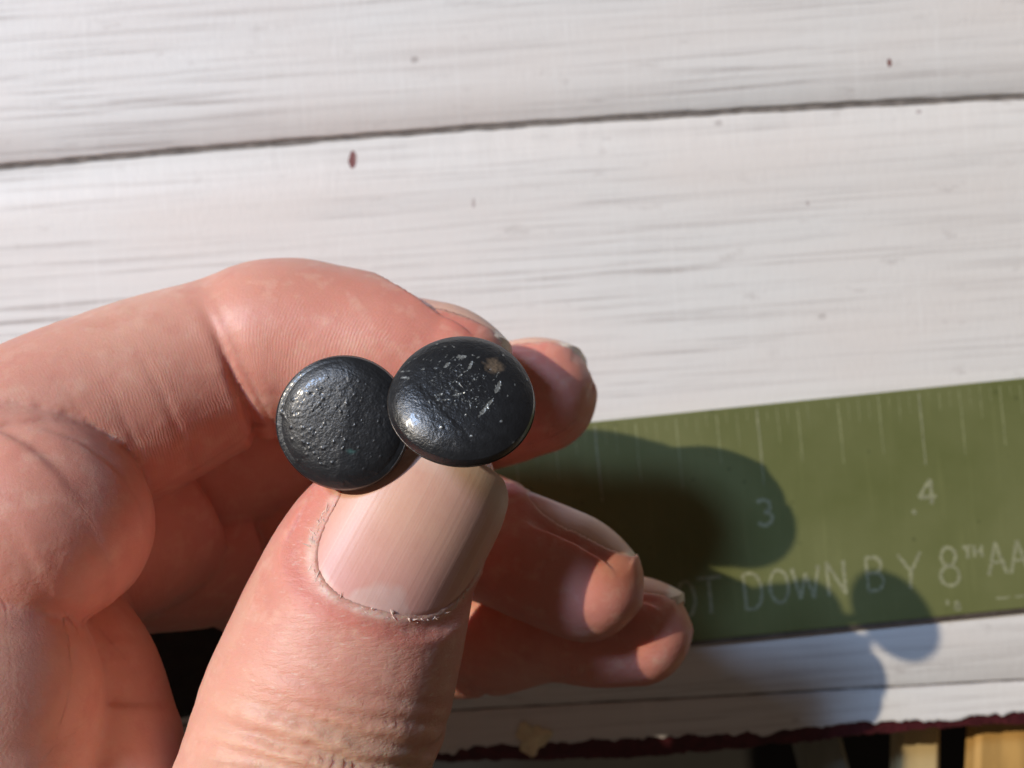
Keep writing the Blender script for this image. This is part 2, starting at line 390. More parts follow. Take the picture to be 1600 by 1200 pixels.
# lettering: pen strokes on a unit box (x 0..1, y 0..1)
def arc(cx, cy, rx, ry, a0, a1, n=12):
    return [(cx+rx*math.cos(math.radians(a0+(a1-a0)*i/n)), cy+ry*math.sin(math.radians(a0+(a1-a0)*i/n))) for i in range(n+1)]
GL = {
 'O': [arc(.5, .5, .45, .5, 90, 450, 20)],
 'T': [[(0, 1), (1, 1)], [(.5, 1), (.5, 0)]],
 'D': [[(.1, 0), (.1, 1)], [(.1, 1), (.45, 1)]+arc(.45, .5, .48, .5, 90, -90, 12)+[(.1, 0)]],
 'W': [[(0, 1), (.25, 0), (.5, .8), (.75, 0), (1, 1)]],
 'N': [[(.08, 0), (.08, 1), (.9, 0), (.9, 1)]],
 'B': [[(.1, 0), (.1, 1), (.5, 1)]+arc(.5, .76, .36, .24, 90, -90, 8)+[(.1, .52)], [(.5, .52)]+arc(.5, .26, .42, .26, 90, -90, 8)+[(.1, 0)]],
 'Y': [[(0, 1), (.5, .48), (1, 1)], [(.5, .48), (.42, 0)]],
 '8': [arc(.5, .76, .34, .24, 270, -90, 16), arc(.5, .26, .44, .26, 90, 450, 16)],
 'H': [[(.05, 0), (.05, 1)], [(.95, 0), (.95, 1)], [(.05, .5), (.95, .5)]],
 'A': [[(0, 0), (.5, 1), (1, 0)], [(.2, .38), (.8, .38)]],
 '3': [arc(.45, .75, .40, .25, 150, -90, 10), arc(.45, .26, .46, .26, 90, -150, 12)],
 '4': [[(.72, 0), (.72, 1), (0, .32), (1, .32)]],
 '.': [arc(.5, .1, .16, .1, 0, 360, 6)],
 '-': [[(0, .5), (1, .5)]],
}
def lettering(items, name, pen):
    V, F = [], []
    for ch, px, py, wpx, hpx in items:
        cx, cy = rl(px, py); w = wpx*0.1*0.995; h = hpx*0.1*0.995
        sts = []
        for st in GL[ch]:
            cur = [st[0], st[1]] if len(st) > 1 else st
            for q_ in st[2:]:
                v1 = (cur[-1][0]-cur[-2][0], cur[-1][1]-cur[-2][1]); v2 = (q_[0]-cur[-1][0], q_[1]-cur[-1][1])
                cs = (v1[0]*v2[0]+v1[1]*v2[1])/max(1e-9, math.hypot(*v1)*math.hypot(*v2))
                if cs < 0.7: sts.append(cur); cur = [cur[-1], q_]
                else: cur.append(q_)
            sts.append(cur)
        for zi, st in enumerate(sts):
            for rep in range(1):
                pts = [(cx+(u-.5)*w+0.14*(q-.5)*h*0, cy+(q-.5)*h) for u, q in st]
                # densify, wobble like a hand-held engraver
                d = []
                for a, b in zip(pts[:-1], pts[1:]):
                    m = max(1, int(math.dist(a, b)/0.35))
                    d += [(a[0]+(b[0]-a[0])*i/m, a[1]+(b[1]-a[1])*i/m) for i in range(m)]
                d.append(pts[-1])
                d = [(x+rng.normal(0, .035), y+rng.normal(0, .035)) for x, y in d]
                if len(d) < 2: continue
                b0 = len(V)
                for i, (x, y) in enumerate(d):
                    p, q = d[max(0, i-1)], d[min(len(d)-1, i+1)]
                    tx, ty = q[0]-p[0], q[1]-p[1]; l = math.hypot(tx, ty) or 1
                    ww = pen/2*(0.7+0.6*rng.random())
                    V += [(x-ty/l*ww, y+tx/l*ww, RT+0.02+0.008*zi), (x+ty/l*ww, y-tx/l*ww, RT+0.02+0.008*zi)]
                F += [(b0+2*i, b0+2*i+1, b0+2*i+3, b0+2*i+2) for i in range(len(d)-1)]
    o = mesh_obj(name, V, F, M_mark, ruler, smooth=False)
    return o
lettering([('3', 1195, 800, 25, 40)], 'numeral', 0.62)
lettering([('4', 1448, 769, 28, 38), ('.', 1426, 788, 8, 30)], 'numeral', 0.55)
lettering([('O', 1072, 935, 30, 55), ('T', 1109, 930, 38, 56), ('D', 1176, 923, 32, 56), ('O', 1217, 916, 32, 52), ('W', 1259, 910, 42, 50), ('N', 1306, 903, 32, 52),
           ('B', 1366, 896, 30, 52), ('Y', 1422, 892, 36, 56), ('8', 1482, 885, 34, 60), ('T', 1511, 863, 13, 18), ('H', 1527, 861, 13, 18),
           ('A', 1556, 872, 28, 50), ('A', 1590, 869, 28, 50)], 'lettering', 0.50)
lettering([('.', 1478, 925, 9, 40), ('8', 1495, 946, 10, 13), ('-', 1566, 934, 22, 10), ('-', 1592, 931, 16, 10)], 'scratched_mark', 0.3)

# ------------------------------------------------------------------ the hand
class Digit:
    def __init__(self, name, pts, dorsal, ell=0.04):
        self.name = name; self.ell = ell
        c = np.array([P(a, b, d) for a, b, d, r in pts]); r = np.array([q[3] for q in pts])
        # catmull-rom through the control points
        def cr(A):
            A = np.vstack([2*A[0]-A[1], A, 2*A[-1]-A[-2]]); out = []
            for i in range(1, len(A)-2):
                for t in np.linspace(0, 1, 9, endpoint=False):
                    out.append(0.5*((2*A[i])+(-A[i-1]+A[i+1])*t+(2*A[i-1]-5*A[i]+4*A[i+1]-A[i+2])*t*t+(-A[i-1]+3*A[i]-3*A[i+1]+A[i+2])*t**3))
            out.append(A[-2]); return np.array(out)
        self.C = cr(c); self.R = cr(r[:, None])[:, 0]
        seg = np.linalg.norm(np.diff(self.C, axis=0), axis=1); self.S = np.r_[0, np.cumsum(seg)]
        self.ks = self.S[::9]                              # arclength of each control point
        T = np.gradient(self.C, axis=0); T /= np.linalg.norm(T, axis=1)[:, None]; self.T = T   # away from the tip
        D = np.asarray(dorsal, float)[None]-(T@np.asarray(dorsal, float))[:, None]*T
        self.D = D/np.linalg.norm(D, axis=1)[:, None]; self.Bn = np.cross(T, self.D)
    def local(self, p):
        """closest axis point: returns dist, s, theta, r"""
        C = self.C; n = len(C)
        d2 = (p*p).sum(1)[:, None]-2*p@C.T+(C*C).sum(1)[None]
        i = d2.argmin(1)
        best = None
        for off in (-1, 0):
            a = np.clip(i+off, 0, n-2); A = C[a]; Dv = C[a+1]-A
            t = np.clip(((p-A)*Dv).sum(1)/(Dv*Dv).sum(1), 0, 1)
            q = A+Dv*t[:, None]; v = p-q; d = np.sqrt((v*v).sum(1))
            if best is None: best = [d, a, t, v]
            else:
                m = d < best[0]
                for j, val in enumerate((d, a, t, v)): best[j][m] = val[m]
        d, a, t, v = best
        lerp = lambda A: A[a]*(1-t)+A[a+1]*t if A.ndim == 1 else A[a]*(1-t)[:, None]+A[a+1]*t[:, None]
        r = lerp(self.R); s = lerp(self.S)
        th = np.arctan2((v*lerp(self.Bn)).sum(1), (v*lerp(self.D)).sum(1))
        return d, s, th, r
    def f(self, p):
        d, s, th, r = self.local(p)
        return d-r*(1-self.ell*np.cos(2*th))

digits = [
 Digit('thumb', [(652, 765, 87.5, 6.6), (628, 815, 87, 7.6), (580, 905, 86, 8.7), (518, 1080, 85.5, 9.9), (472, 1220, 84, 9.9), (430, 1380, 80, 10.6), (330, 1600, 74, 13)], (.50, .05, .86), 0.04),
Digit('index', [(692, 572, 98.5, 6.45), (630, 560, 99, 7.35), (545, 547, 99.5, 8.0), (440, 541, 100, 8.65), (360, 566, 99.5, 8.5), (220, 620, 96.5, 9.2), (70, 685, 92, 9.3),
                 (0, 740, 89, 9.2), (52, 800, 86.5, 9.2), (35, 828, 84.5, 9.3), (-110, 860, 87, 10), (-230, 890, 88, 10.5)], (.15, .85, -.5), 0.03),
 Digit('middle', [(836, 617, 110, 6.5), (760, 632, 111.5, 7.2), (640, 655, 113, 7.9), (480, 680, 114, 8.3), (330, 715, 111, 8.7), (215, 765, 109, 9.6), (195, 803, 105, 10.8), (100, 838, 102, 10.5), (-100, 870, 98, 10)], (.30, .75, -.5), 0.03),
 Digit('ring', [(911, 906, 100, 6.1), (852, 880, 101, 6.3), (775, 846, 104, 6.6), (640, 805, 111, 7.3), (480, 790, 117, 8.1), (390, 800, 118, 8.9), (330, 838, 115, 10.0), (200, 846, 111, 10.3), (-50, 880, 104, 10)], (-.1, .92, -.28), 0.03),
 Digit('little', [(994, 985, 107, 5.8), (932, 985, 108, 6.0), (852, 978, 110, 6.1), (740, 1000, 114, 6.45), (600, 985, 119, 7.1), (450, 920, 121, 7.5), (340, 868, 120, 8.0), (240, 858, 118, 8.8), (110, 880, 113, 9.4), (-50, 900, 109, 10)], (.1, .93, -.25), 0.03),
]
palm = [
 Digit('palm', [(-230, 890, 88, 10.5), (-500, 980, 86, 11), (-900, 1050, 84, 13), (-1200, 1100, 81, 15)], (0, 1, 0), 0),
 Digit('palm', [(-100, 870, 98, 10), (-450, 960, 91, 11), (-800, 1020, 86, 13), (-1100, 1080, 83, 15)], (0, 1, 0), 0),
 Digit('palm', [(-50, 880, 104, 10), (-350, 940, 96, 11), (-700, 970, 95, 13), (-1000, 1040, 88, 15)], (0, 1, 0), 0),
 Digit('palm', [(-50, 900, 109, 10), (-300, 920, 107, 11), (-600, 930, 106, 12.5), (-900, 1000, 96, 15)], (0, 1, 0), 0),
 Digit('palm', [(330, 1600, 74, 13), (0, 1620, 77, 15), (-500, 1450, 79, 17), (-1000, 1200, 82, 17)], (0, 1, 0), 0),
 Digit('palm', [(-140, 985, 86, 8), (-75, 1080, 81, 10.6), (-65, 1170, 80, 10.7), (-60, 1300, 79, 11), (0, 1580, 79, 13)], (0, 1, 0), 0),   # heel of the thumb
 Digit('palm', [(50, 990, 95, 8), (78, 1075, 91, 9.4), (85, 1170, 89, 10.6), (95, 1300, 85, 11), (200, 1620, 80, 12)], (0, 1, 0), 0),   # web of the thumb
 Digit('palm', [(-60, 1300, 86, 13), (-300, 1200, 88, 15), (-700, 1150, 86, 15)], (0, 1, 0), 0),
]
parts_ = digits+palm
def smin(a, b, k):
    h = np.clip(0.5+0.5*(b-a)/k, 0, 1); return b*(1-h)+a*h-k*h*(1-h)
def hand_f(p, which=None):
    fs = {}
    for i, g in enumerate(parts_):
        if which is None or i in which: fs[i] = g.f(p)
    pm = None
    for i in range(5, len(parts_)):
        if i in fs: pm = fs[i] if pm is None else smin(pm, fs[i], 0.6)
    f = None
    for i in range(5):
        if i in fs:
            g = fs[i]
            f = g if f is None else smin(f, g, 0.35)
    if pm is not None: f = pm if f is None else smin(f, pm, 0.45)
    return f

H = 0.3; NB = 4; BL = H*NB
allC = np.concatenate([g.C for g in parts_]); allR = np.concatenate([g.R for g in parts_])
lo = np.maximum((allC-allR[:, None]).min(0)-2, (-116, -86, -1e3)); hi = (allC+allR[:, None]).max(0)+2
nb = np.ceil((hi-lo)/BL).astype(int)
bc = np.stack(np.meshgrid(*[lo[a]+BL*(np.arange(nb[a])+0.5)-H/2 for a in range(3)], indexing='ij'), -1).reshape(-1, 3)
coarse = np.full((len(parts_), len(bc)), 50, np.float32)
sub = bc.reshape(*nb, 3)[1::4, 1::4, 1::4]; ss = sub.shape[:3]
for i, g in enumerate(parts_):
    c4 = g.f(sub.reshape(-1, 3)).reshape(ss)
    big = c4.repeat(4, 0).repeat(4, 1).repeat(4, 2)
    pad = [(0, max(0, nb[a]-big.shape[a])) for a in range(3)]
    big = np.pad(big, pad, mode='edge')[:nb[0], :nb[1], :nb[2]].reshape(-1)
    coarse[i] = big
    near = np.where(np.abs(big) < 9)[0]
    for c in range(0, len(near), 40000): coarse[i, near[c:c+40000]] = g.f(bc[near[c:c+40000]])
mn = coarse.min(0)
act = np.where(np.abs(mn) < 2.6)[0]
vol = np.where(mn.reshape(nb) < 0, -1.0, 1.0).astype(np.float32).repeat(NB, 0).repeat(NB, 1).repeat(NB, 2)
offs = np.stack(np.meshgrid(*[np.arange(NB)]*3, indexing='ij'), -1).reshape(-1, 3)
idx3 = np.stack(np.unravel_index(act, nb), -1)
key = np.zeros(len(act), np.int64)
for i in range(len(parts_)): key |= (coarse[i, act] < mn[act]+4.2).astype(np.int64) << i
order = np.argsort(key); ks, st = np.unique(key[order], return_index=True)
for k_, a, b in zip(ks, st, list(st[1:])+[len(order)]):
    which = [i for i in range(len(parts_)) if k_ >> i & 1]
    for c in range(a, b, 600):
        bi = idx3[order[c:min(c+600, b)]]
        g = (bi[:, None]*NB+offs[None]).reshape(-1, 3)
        vol[g[:, 0], g[:, 1], g[:, 2]] = hand_f(lo+g*H, which)
# surface nets
neg = vol < 0
nx, ny, nz = vol.shape
cnt = np.zeros((nx-1, ny-1, nz-1), np.int8)
for dx in (0, 1):
    for dy in (0, 1):
        for dz in (0, 1): cnt += neg[dx:nx-1+dx, dy:ny-1+dy, dz:nz-1+dz]
cells = np.argwhere((cnt > 0) & (cnt < 8))
vid = -np.ones(cnt.shape, np.int32); vid[tuple(cells.T)] = np.arange(len(cells))
acc = np.zeros((len(cells), 3)); num = np.zeros(len(cells))
corner = [(a, b, c) for a in (0, 1) for b in (0, 1) for c in (0, 1)]
for a in corner:
    for ax in range(3):
        if a[ax]: continue
        b = list(a); b[ax] = 1
        ia = cells+np.array(a); ib = cells+np.array(b)
        va = vol[tuple(ia.T)]; vb = vol[tuple(ib.T)]
        m = (va < 0) != (vb < 0)
        t = np.where(m, va/(va-vb+1e-12), 0)
        pt = np.tile(np.array(a, float), (len(cells), 1)); pt[:, ax] += t
        acc[m] += pt[m]; num[m] += 1
V = lo+(cells+acc/num[:, None])*H
F = []
for ax in range(3):
    u, w = (ax+1) % 3, (ax+2) % 3
    sl0 = [slice(None)]*3; sl1 = [slice(None)]*3; sl0[ax] = slice(0, -1); sl1[ax] = slice(1, None)
    e = np.argwhere(neg[tuple(sl0)] != neg[tuple(sl1)])
    e = e[(e[:, u] > 0) & (e[:, w] > 0) & (e[:, u] < vol.shape[u]-1) & (e[:, w] < vol.shape[w]-1)]
    du = np.zeros(3, int); du[u] = 1; dw = np.zeros(3, int); dw[w] = 1
    q = [vid[tuple((e-du-dw).T)], vid[tuple((e-dw).T)], vid[tuple(e.T)], vid[tuple((e-du).T)]]
    q = np.stack(q, 1); fl_ = ~neg[tuple(e.T)]
    q[fl_] = q[fl_][:, ::-1]; F.append(q)
F = np.concatenate(F); F = F[(F >= 0).all(1)]
del vol, neg, cnt, vid
# neighbours for smoothing
ed = np.concatenate([F[:, [0, 1]], F[:, [1, 2]], F[:, [2, 3]], F[:, [3, 0]]])
deg = np.bincount(ed[:, 0], minlength=len(V)).astype(float)
def lap(A):
    return np.stack([np.bincount(ed[:, 0], weights=A[ed[:, 1], i], minlength=len(V)) for i in range(A.shape[1])], 1)/np.maximum(deg, 1)[:, None]
for it in range(4):
    V = 0.5*V+0.5*lap(V)
def normals(V):
    n = np.cross(V[F[:, 2]]-V[F[:, 0]], V[F[:, 3]]-V[F[:, 1]])
    N = np.zeros_like(V)
    for k in range(4):
        for i in range(3): N[:, i] += np.bincount(F[:, k], weights=n[:, i], minlength=len(V))
    return N/np.maximum(np.linalg.norm(N, axis=1), 1e-9)[:, None]
N = normals(V)

# which digit owns each vertex, and where on it
own = np.zeros(len(V), int); bestf = np.full(len(V), 1e9); S = np.zeros(len(V)); TH = np.zeros(len(V)); RR = np.zeros(len(V))
for i, g in enumerate(digits):
    cand = np.where(((V > g.C.min(0)-13) & (V < g.C.max(0)+13)).all(1))[0]
    for c in range(0, len(cand), 60000):
        ii = cand[c:c+60000]
        d, s, th, r = g.local(V[ii]); f = d-r
        m = f < bestf[ii]
        for A, val in ((bestf, f), (own, np.full(len(f), i)), (S, s), (TH, th), (RR, r)): A[ii[m]] = val[m]
onpalm = np.clip(bestf/0.7, 0, 1)
PH = np.pi-np.abs(TH)                     # 0 on the palmar side, pi on the back
g1 = lambda x, w: np.exp(-(x/w)**2)
disp = np.zeros(len(V)); red = np.zeros(len(V)); yel = np.zeros(len(V)); flake = np.zeros(len(V))
rid_m = np.ones(len(V)); rid_p = S.copy(); dors = np.zeros(len(V))
nz_ = fbm(V*0.25, 3); nzf = fbm(V*0.8, 3)
disp += 0.10*nz_ + 0.03*nzf
palmar = np.clip(1.25-PH/1.5, 0, 1)
for i, g in enumerate(digits):
    m = own == i; s = S[m]; ph = PH[m]; pal = palmar[m]; k = g.ks; w = 0.5*nz_[m]
    tip = g1(s, 9)
    red[m] += 0.55*tip*(1 if i else 0.35)
    if i == 1:
        c1, c2 = k[4]+0.2, k[7]+1.0
        for c, dep, wd_ in ((c1, 1.0, .62), (c1-2.0, .10, .6), (k[5]-1.0, .14, .5), (k[5]+3.5, .10, .4), (k[6]-2.2, .18, .45)):
            x = s+w-c+0.4*np.sin(TH[m]*1.3)
            disp[m] -= dep*g1(x, wd_)*pal*np.clip((k[7]+3-s)/1.5, 0, 1); red[m] += 0.55*dep*g1(x, wd_*2.0)*pal
        disp[m] += 0.25*g1(s-(c1-5), 4.0)*pal+0.35*g1(s-(c1+8), 5)*pal
        yel[m] += 0.25*g1(s-c1-8, 6)*(1-pal)
    elif i in (2, 3, 4):
        for c in (k[3]-1,):
            x = s+w-c; disp[m] -= .5*g1(x, .8)*pal; red[m] += .3*g1(x, 2)*pal
    if i:
        rid_p[m] = s+1.1*(ph-0.6)**2*np.clip(1.6-s/18, .2, 1.6)+0.5*TH[m]
        rid_m[m] = np.clip(1.45-ph*0.75, 0, 1)*np.where(s < 4, 0.7, 1)
# thumb: back of the joint, with transverse folds, and dry skin round the nail
m = own == 0; g = digits[0]; s = S[m]; th = TH[m]; dn = g1(th, 1.35)
rid_p[m] = th*RR[m]; rid_m[m] = np.clip((np.abs(th)-0.9)*1.1, 0, 1)*g1(s-4, 9)
dors[m] = np.clip(1.4*dn, 0, 1)*np.clip((s-2)/8, 0.2, 1)
kn = g.ks[3]
for c, dep, wd_, a, b in ((kn-3.0, .10, .30, 0, .9), (kn-1.2, .16, .34, .5, 1), (kn+0.6, .30, .40, -.6, 1.1), (kn+2.6, .42, .50, .2, 1.3), (kn+4.6, .32, .42, .7, 1.3), (kn+6.4, .40, .5, -.3, 1.5), (kn+8.6, .30, .5, .4, 1.4), (kn+10.8, .3, .5, 0, 1.4)):
    x = s-c+0.9*np.cos(th*1.6+a)*0.7-0.6+0.6*nz_[m]+0.10*nzf[m]
    dd = 1.7*dep*g1(th+0.15*a, b)
    wd_ *= 1.5; disp[m] += dd*(-g1(x, wd_)+0.45*g1(x-1.2, .8)); red[m] += .55*dd*g1(x, .7); yel[m] += 1.1*dd*g1(x-1.0, .9)
# diagonal folds on the left flank of the knuckle
for c, dep in ((kn+1.5, .38), (kn+4.2, .38), (kn+7.2, .3)):
    x = s-c+(th+0.75)*4.2*(-1)+0.4*nz_[m]
    dd = dep*g1(th+0.85, .42)
    disp[m] += dd*(-g1(x, .65)+0.4*g1(x-1.2, .8))
yel[m] += 0.55*g1(s-kn-3, 6)*dn
red[m] += 0.45*g1(s-17.5, 3.2)*dn+0.25*g1(th+1.3, .5)*g1(s-10, 7)
flake[m] = np.clip(dn*1.3*g1(s-kn+2, 9), 0, 1)
yel[onpalm > .5] = 0.35
disp *= (1-onpalm); rid_m *= (1-0.6*onpalm)

# nails: a curved plate in the frame of each fingertip
class Nail:
    def __init__(self, g, s_mid, half_len, half_w, rc_, h, dorsal, kl, free, skew=0.0, n=(2.6, 3.0), side=0.0):
        i = np.searchsorted(g.S, s_mid); self.O = g.C[i].copy(); T = -g.T[i]
        D = np.asarray(dorsal, float); D -= (D@T)*T; D /= np.linalg.norm(D)
        self.T, self.D, self.Bv = T, D, np.cross(T, D)
        self.L, self.W, self.rc, self.h, self.kl, self.free, self.n, self.skew = half_len, half_w, rc_, h, kl, free, n, skew
    def hgt(self, l, b):
        bb = np.clip(np.abs(b), 0, self.rc*0.97)
        return self.h-(self.rc-np.sqrt(self.rc**2-bb**2))-np.where(l > 0, self.kl[1], self.kl[0])*l**2
    def q(self, l, b):
        l = l+self.skew*b
        nn = np.where(l > 0, self.n[1], self.n[0])
        return (np.abs(l/self.L)**nn+np.abs(b/self.W)**nn)**(1/nn)
    def skin(self, V):
        v = V-self.O; return v@self.T, v@self.Bv, v@self.D
nails = [
 Nail(digits[0], 3.1, 7.0, 7.15, 8.4, 7.55, (.35, .05, .93), (-.008, .016), 0.35, skew=-0.24, n=(2.9, 2.6)),
 Nail(digits[1], 0.7, 6.9, 5.2, 5.8, 6.1, (.22, .86, -.36), (.004, .060), 0.5),
 Nail(digits[2], 0.6, 6.25, 5.3, 6.0, 6.3, (.30, .74, -.25), (.004, .062), 0.3),
 Nail(digits[3], 1.8, 6.6, 4.8, 5.3, 6.05, (-.15, .95, -.25), (.004, .050), 0.6),
 Nail(digits[4], 0.9, 6.0, 4.2, 4.8, 5.75, (.1, .95, -.22), (.004, .055), 0.6),
]
V2 = V+N*disp[:, None]
for i, nl in enumerate(nails):
    l, b, dd = nl.skin(V2)
    near = (own == i) & (dd > 0)
    qq = nl.q(l, b); hh = nl.hgt(l, b)
    skin_l = l < nl.L-nl.free
    inside = near & (qq < 1.0) & skin_l
    wgt = np.clip((0.955-qq)/0.07, 0, 1)*inside
    tgt = hh-0.45
    V2 += ((tgt-dd)*wgt)[:, None]*nl.D[None]
    # raised fold of skin round the root and the sides
    fold = near & skin_l & (qq >= 0.94)
    ring = g1(qq-1.05, .10)*fold*(np.where(l < 0, 1.0, 0.55))
    l, b, dd = nl.skin(V2)
    over = np.maximum(0, dd-(hh+0.10+0.10*nzf))*np.clip((1.22-qq)/.16, 0, 1)*(near & (qq >= .9) & skin_l)
    V2 -= over[:, None]*nl.D[None]; dd = dd-over
    want = np.maximum(0, hh+0.08+0.14*nzf-dd)
    V2 += (np.clip(want, 0, .8)*ring)[:, None]*nl.D[None]
    red += 0.75*g1(qq-1.12, .12)*near*(l < nl.L*.6)
    if i == 0: flake = np.maximum(flake, 1.2*g1(qq-1.05, .10)*near); pale = g1(qq-0.975, .028)*near*(l < 3)*np.clip(.55+.9*nzf, 0, 1)
hand = mesh_obj('hand', V2, F, M_skin, unit=HU*MM)
tag(hand, 'hand with bent fingers pinching two round black buttons between thumb and index finger', 'hand')
for nme, A in (('pale', pale), ('red', np.clip(red, 0, 1)), ('yellow', np.clip(yel, 0, 1)), ('flake', np.clip(flake, 0, 1)), ('ridge_m', rid_m), ('ridge_p', rid_p), ('dorsal', dors)): attr(hand, nme, A)

def build_nail(nl, i):
    nu, nv = 44, 56
    a = np.linspace(-1, 1, nu); r = np.linspace(-1, 1, nv)
    A, Rr = np.meshgrid(a, r)
    # square -> superellipse outline
    q = nl.q(Rr*nl.L, A*nl.W); mx = np.maximum(np.abs(A), np.abs(Rr))
    sc = np.where(mx > 0, mx/np.maximum(q, 1e-6), 1)
    l = Rr*nl.L*sc; b = A*nl.W*sc
    jag = np.where(Rr > .98, 0.10*fbm(np.stack([b*0.9, b*0+i, b*0], -1), 3), 0)
    l = l+jag
    z = nl.hgt(l, b)
    # tuck the root and side walls under the fold
    qn = nl.q(l, b); tuck = np.clip((qn-.90)/.10, 0, 1)*np.clip((nl.L-nl.free-l)/1.5, 0, 1)
    zt = z-0.35*tuck-0.02
    flat = lambda zz: (nl.O+l[..., None]*nl.T+b[..., None]*nl.Bv+zz[..., None]*nl.D).reshape(-1, 3)
    top = flat(zt); th = 0.42; bot = flat(zt-th-(0 if i == 0 else 0.45)*np.clip((l-(nl.L-2.6))/2.0, 0, 1))
    n0 = nu*nv; f = []
    for r_ in range(nv-1):
        c = r_*nu+np.arange(nu-1); f.append(np.c_[c, c+1, c+nu+1, c+nu]); f.append(np.c_[c+n0, c+nu+n0, c+nu+1+n0, c+1+n0])
    rim = list(range(nu))+[r_*nu+nu-1 for r_ in range(1, nv)]+[(nv-1)*nu+c for c in range(nu-2, -1, -1)]+[r_*nu for r_ in range(nv-2, 0, -1)]
    rim = np.array(rim); nx_ = np.roll(rim, -1); f.append(np.c_[rim, rim+n0, nx_+n0, nx_])
    o = mesh_obj('fingernail', np.concatenate([top, bot]), np.concatenate(f), M_nail, hand, unit=HU*MM)
    bmn = bmesh.new(); bmn.from_mesh(o.data); bmesh.ops.recalc_face_normals(bmn, faces=bmn.faces); bmn.to_mesh(o.data); bmn.free()
    o.data.set_sharp_from_angle(angle=math.radians(38))
    ll = ((l+nl.L)/(2*nl.L)).ravel(); bb = b.ravel()
    edge = nl.L-nl.free+0.35*np.cos(bb*1.1)*0-0.0
    fr = np.clip((l.ravel()+0.02*bb**2-(nl.L-1.5))/0.5, 0, 1)
    if i == 0: fr = np.clip((l.ravel()+0.03*bb**2-(nl.L-2.6))/2.2, 0, 1)*0.65
    attr(o, 'nail_l', np.r_[ll, ll]); attr(o, 'nail_b', np.r_[bb, bb]); attr(o, 'nail_free', np.r_[fr, fr])
    return o
for i, nl in enumerate(nails): build_nail(nl, i)

# dry, frayed cuticle along the root of the thumb nail
nl = nails[0]; Vc, Fc = [], []
for j in range(85):
    a = random.uniform(-2.95, -0.15) if random.random() < .8 else random.uniform(-3.3, -2.5)
    q0 = random.gauss(.965, .02)
    ca_, sa_ = math.cos(a), math.sin(a)
    sc = 1/nl.q(np.array(sa_*nl.L), np.array(ca_*nl.W)); l = sa_*nl.L*sc*q0; b = ca_*nl.W*sc*q0
    base = nl.O+l*nl.T+b*nl.Bv+(float(nl.hgt(np.array(l), np.array(b)))+random.uniform(.0, .12))*nl.D
    along = (-ca_*0+0)*nl.T
    tg = (math.cos(a)*nl.L*nl.T-math.sin(a)*nl.W*nl.Bv); tg /= np.linalg.norm(tg)
    inn = -(l*nl.T+b*nl.Bv); inn /= np.linalg.norm(inn)
    L1 = abs(random.gauss(.28, .22)); L2 = abs(random.gauss(.07, .05))+.02; rot = random.gauss(0, .45)
    u = math.cos(rot)*tg+math.sin(rot)*inn; w = math.cos(rot)*inn-math.sin(rot)*tg
    lift = random.uniform(0, .10)
    k0 = len(Vc)
    Vc += [base-u*L1, base-u*L1*.2+w*L2+nl.D*lift, base+u*L1+nl.D*lift*.6, base-w*L2*.4, base+nl.D*.08]
    fs_ = [(k0, k0+1, k0+4), (k0+1, k0+2, k0+4), (k0+2, k0+3, k0+4), (k0+3, k0, k0+4)]
    Fc += [f_ if np.dot(np.cross(Vc[f_[1]]-Vc[f_[0]], Vc[f_[2]]-Vc[f_[0]]), nl.D) > 0 else f_[::-1] for f_ in fs_]
random.seed(12)
mesh_obj('cuticle', Vc, Fc, M_dry, hand, smooth=False, unit=HU*MM)

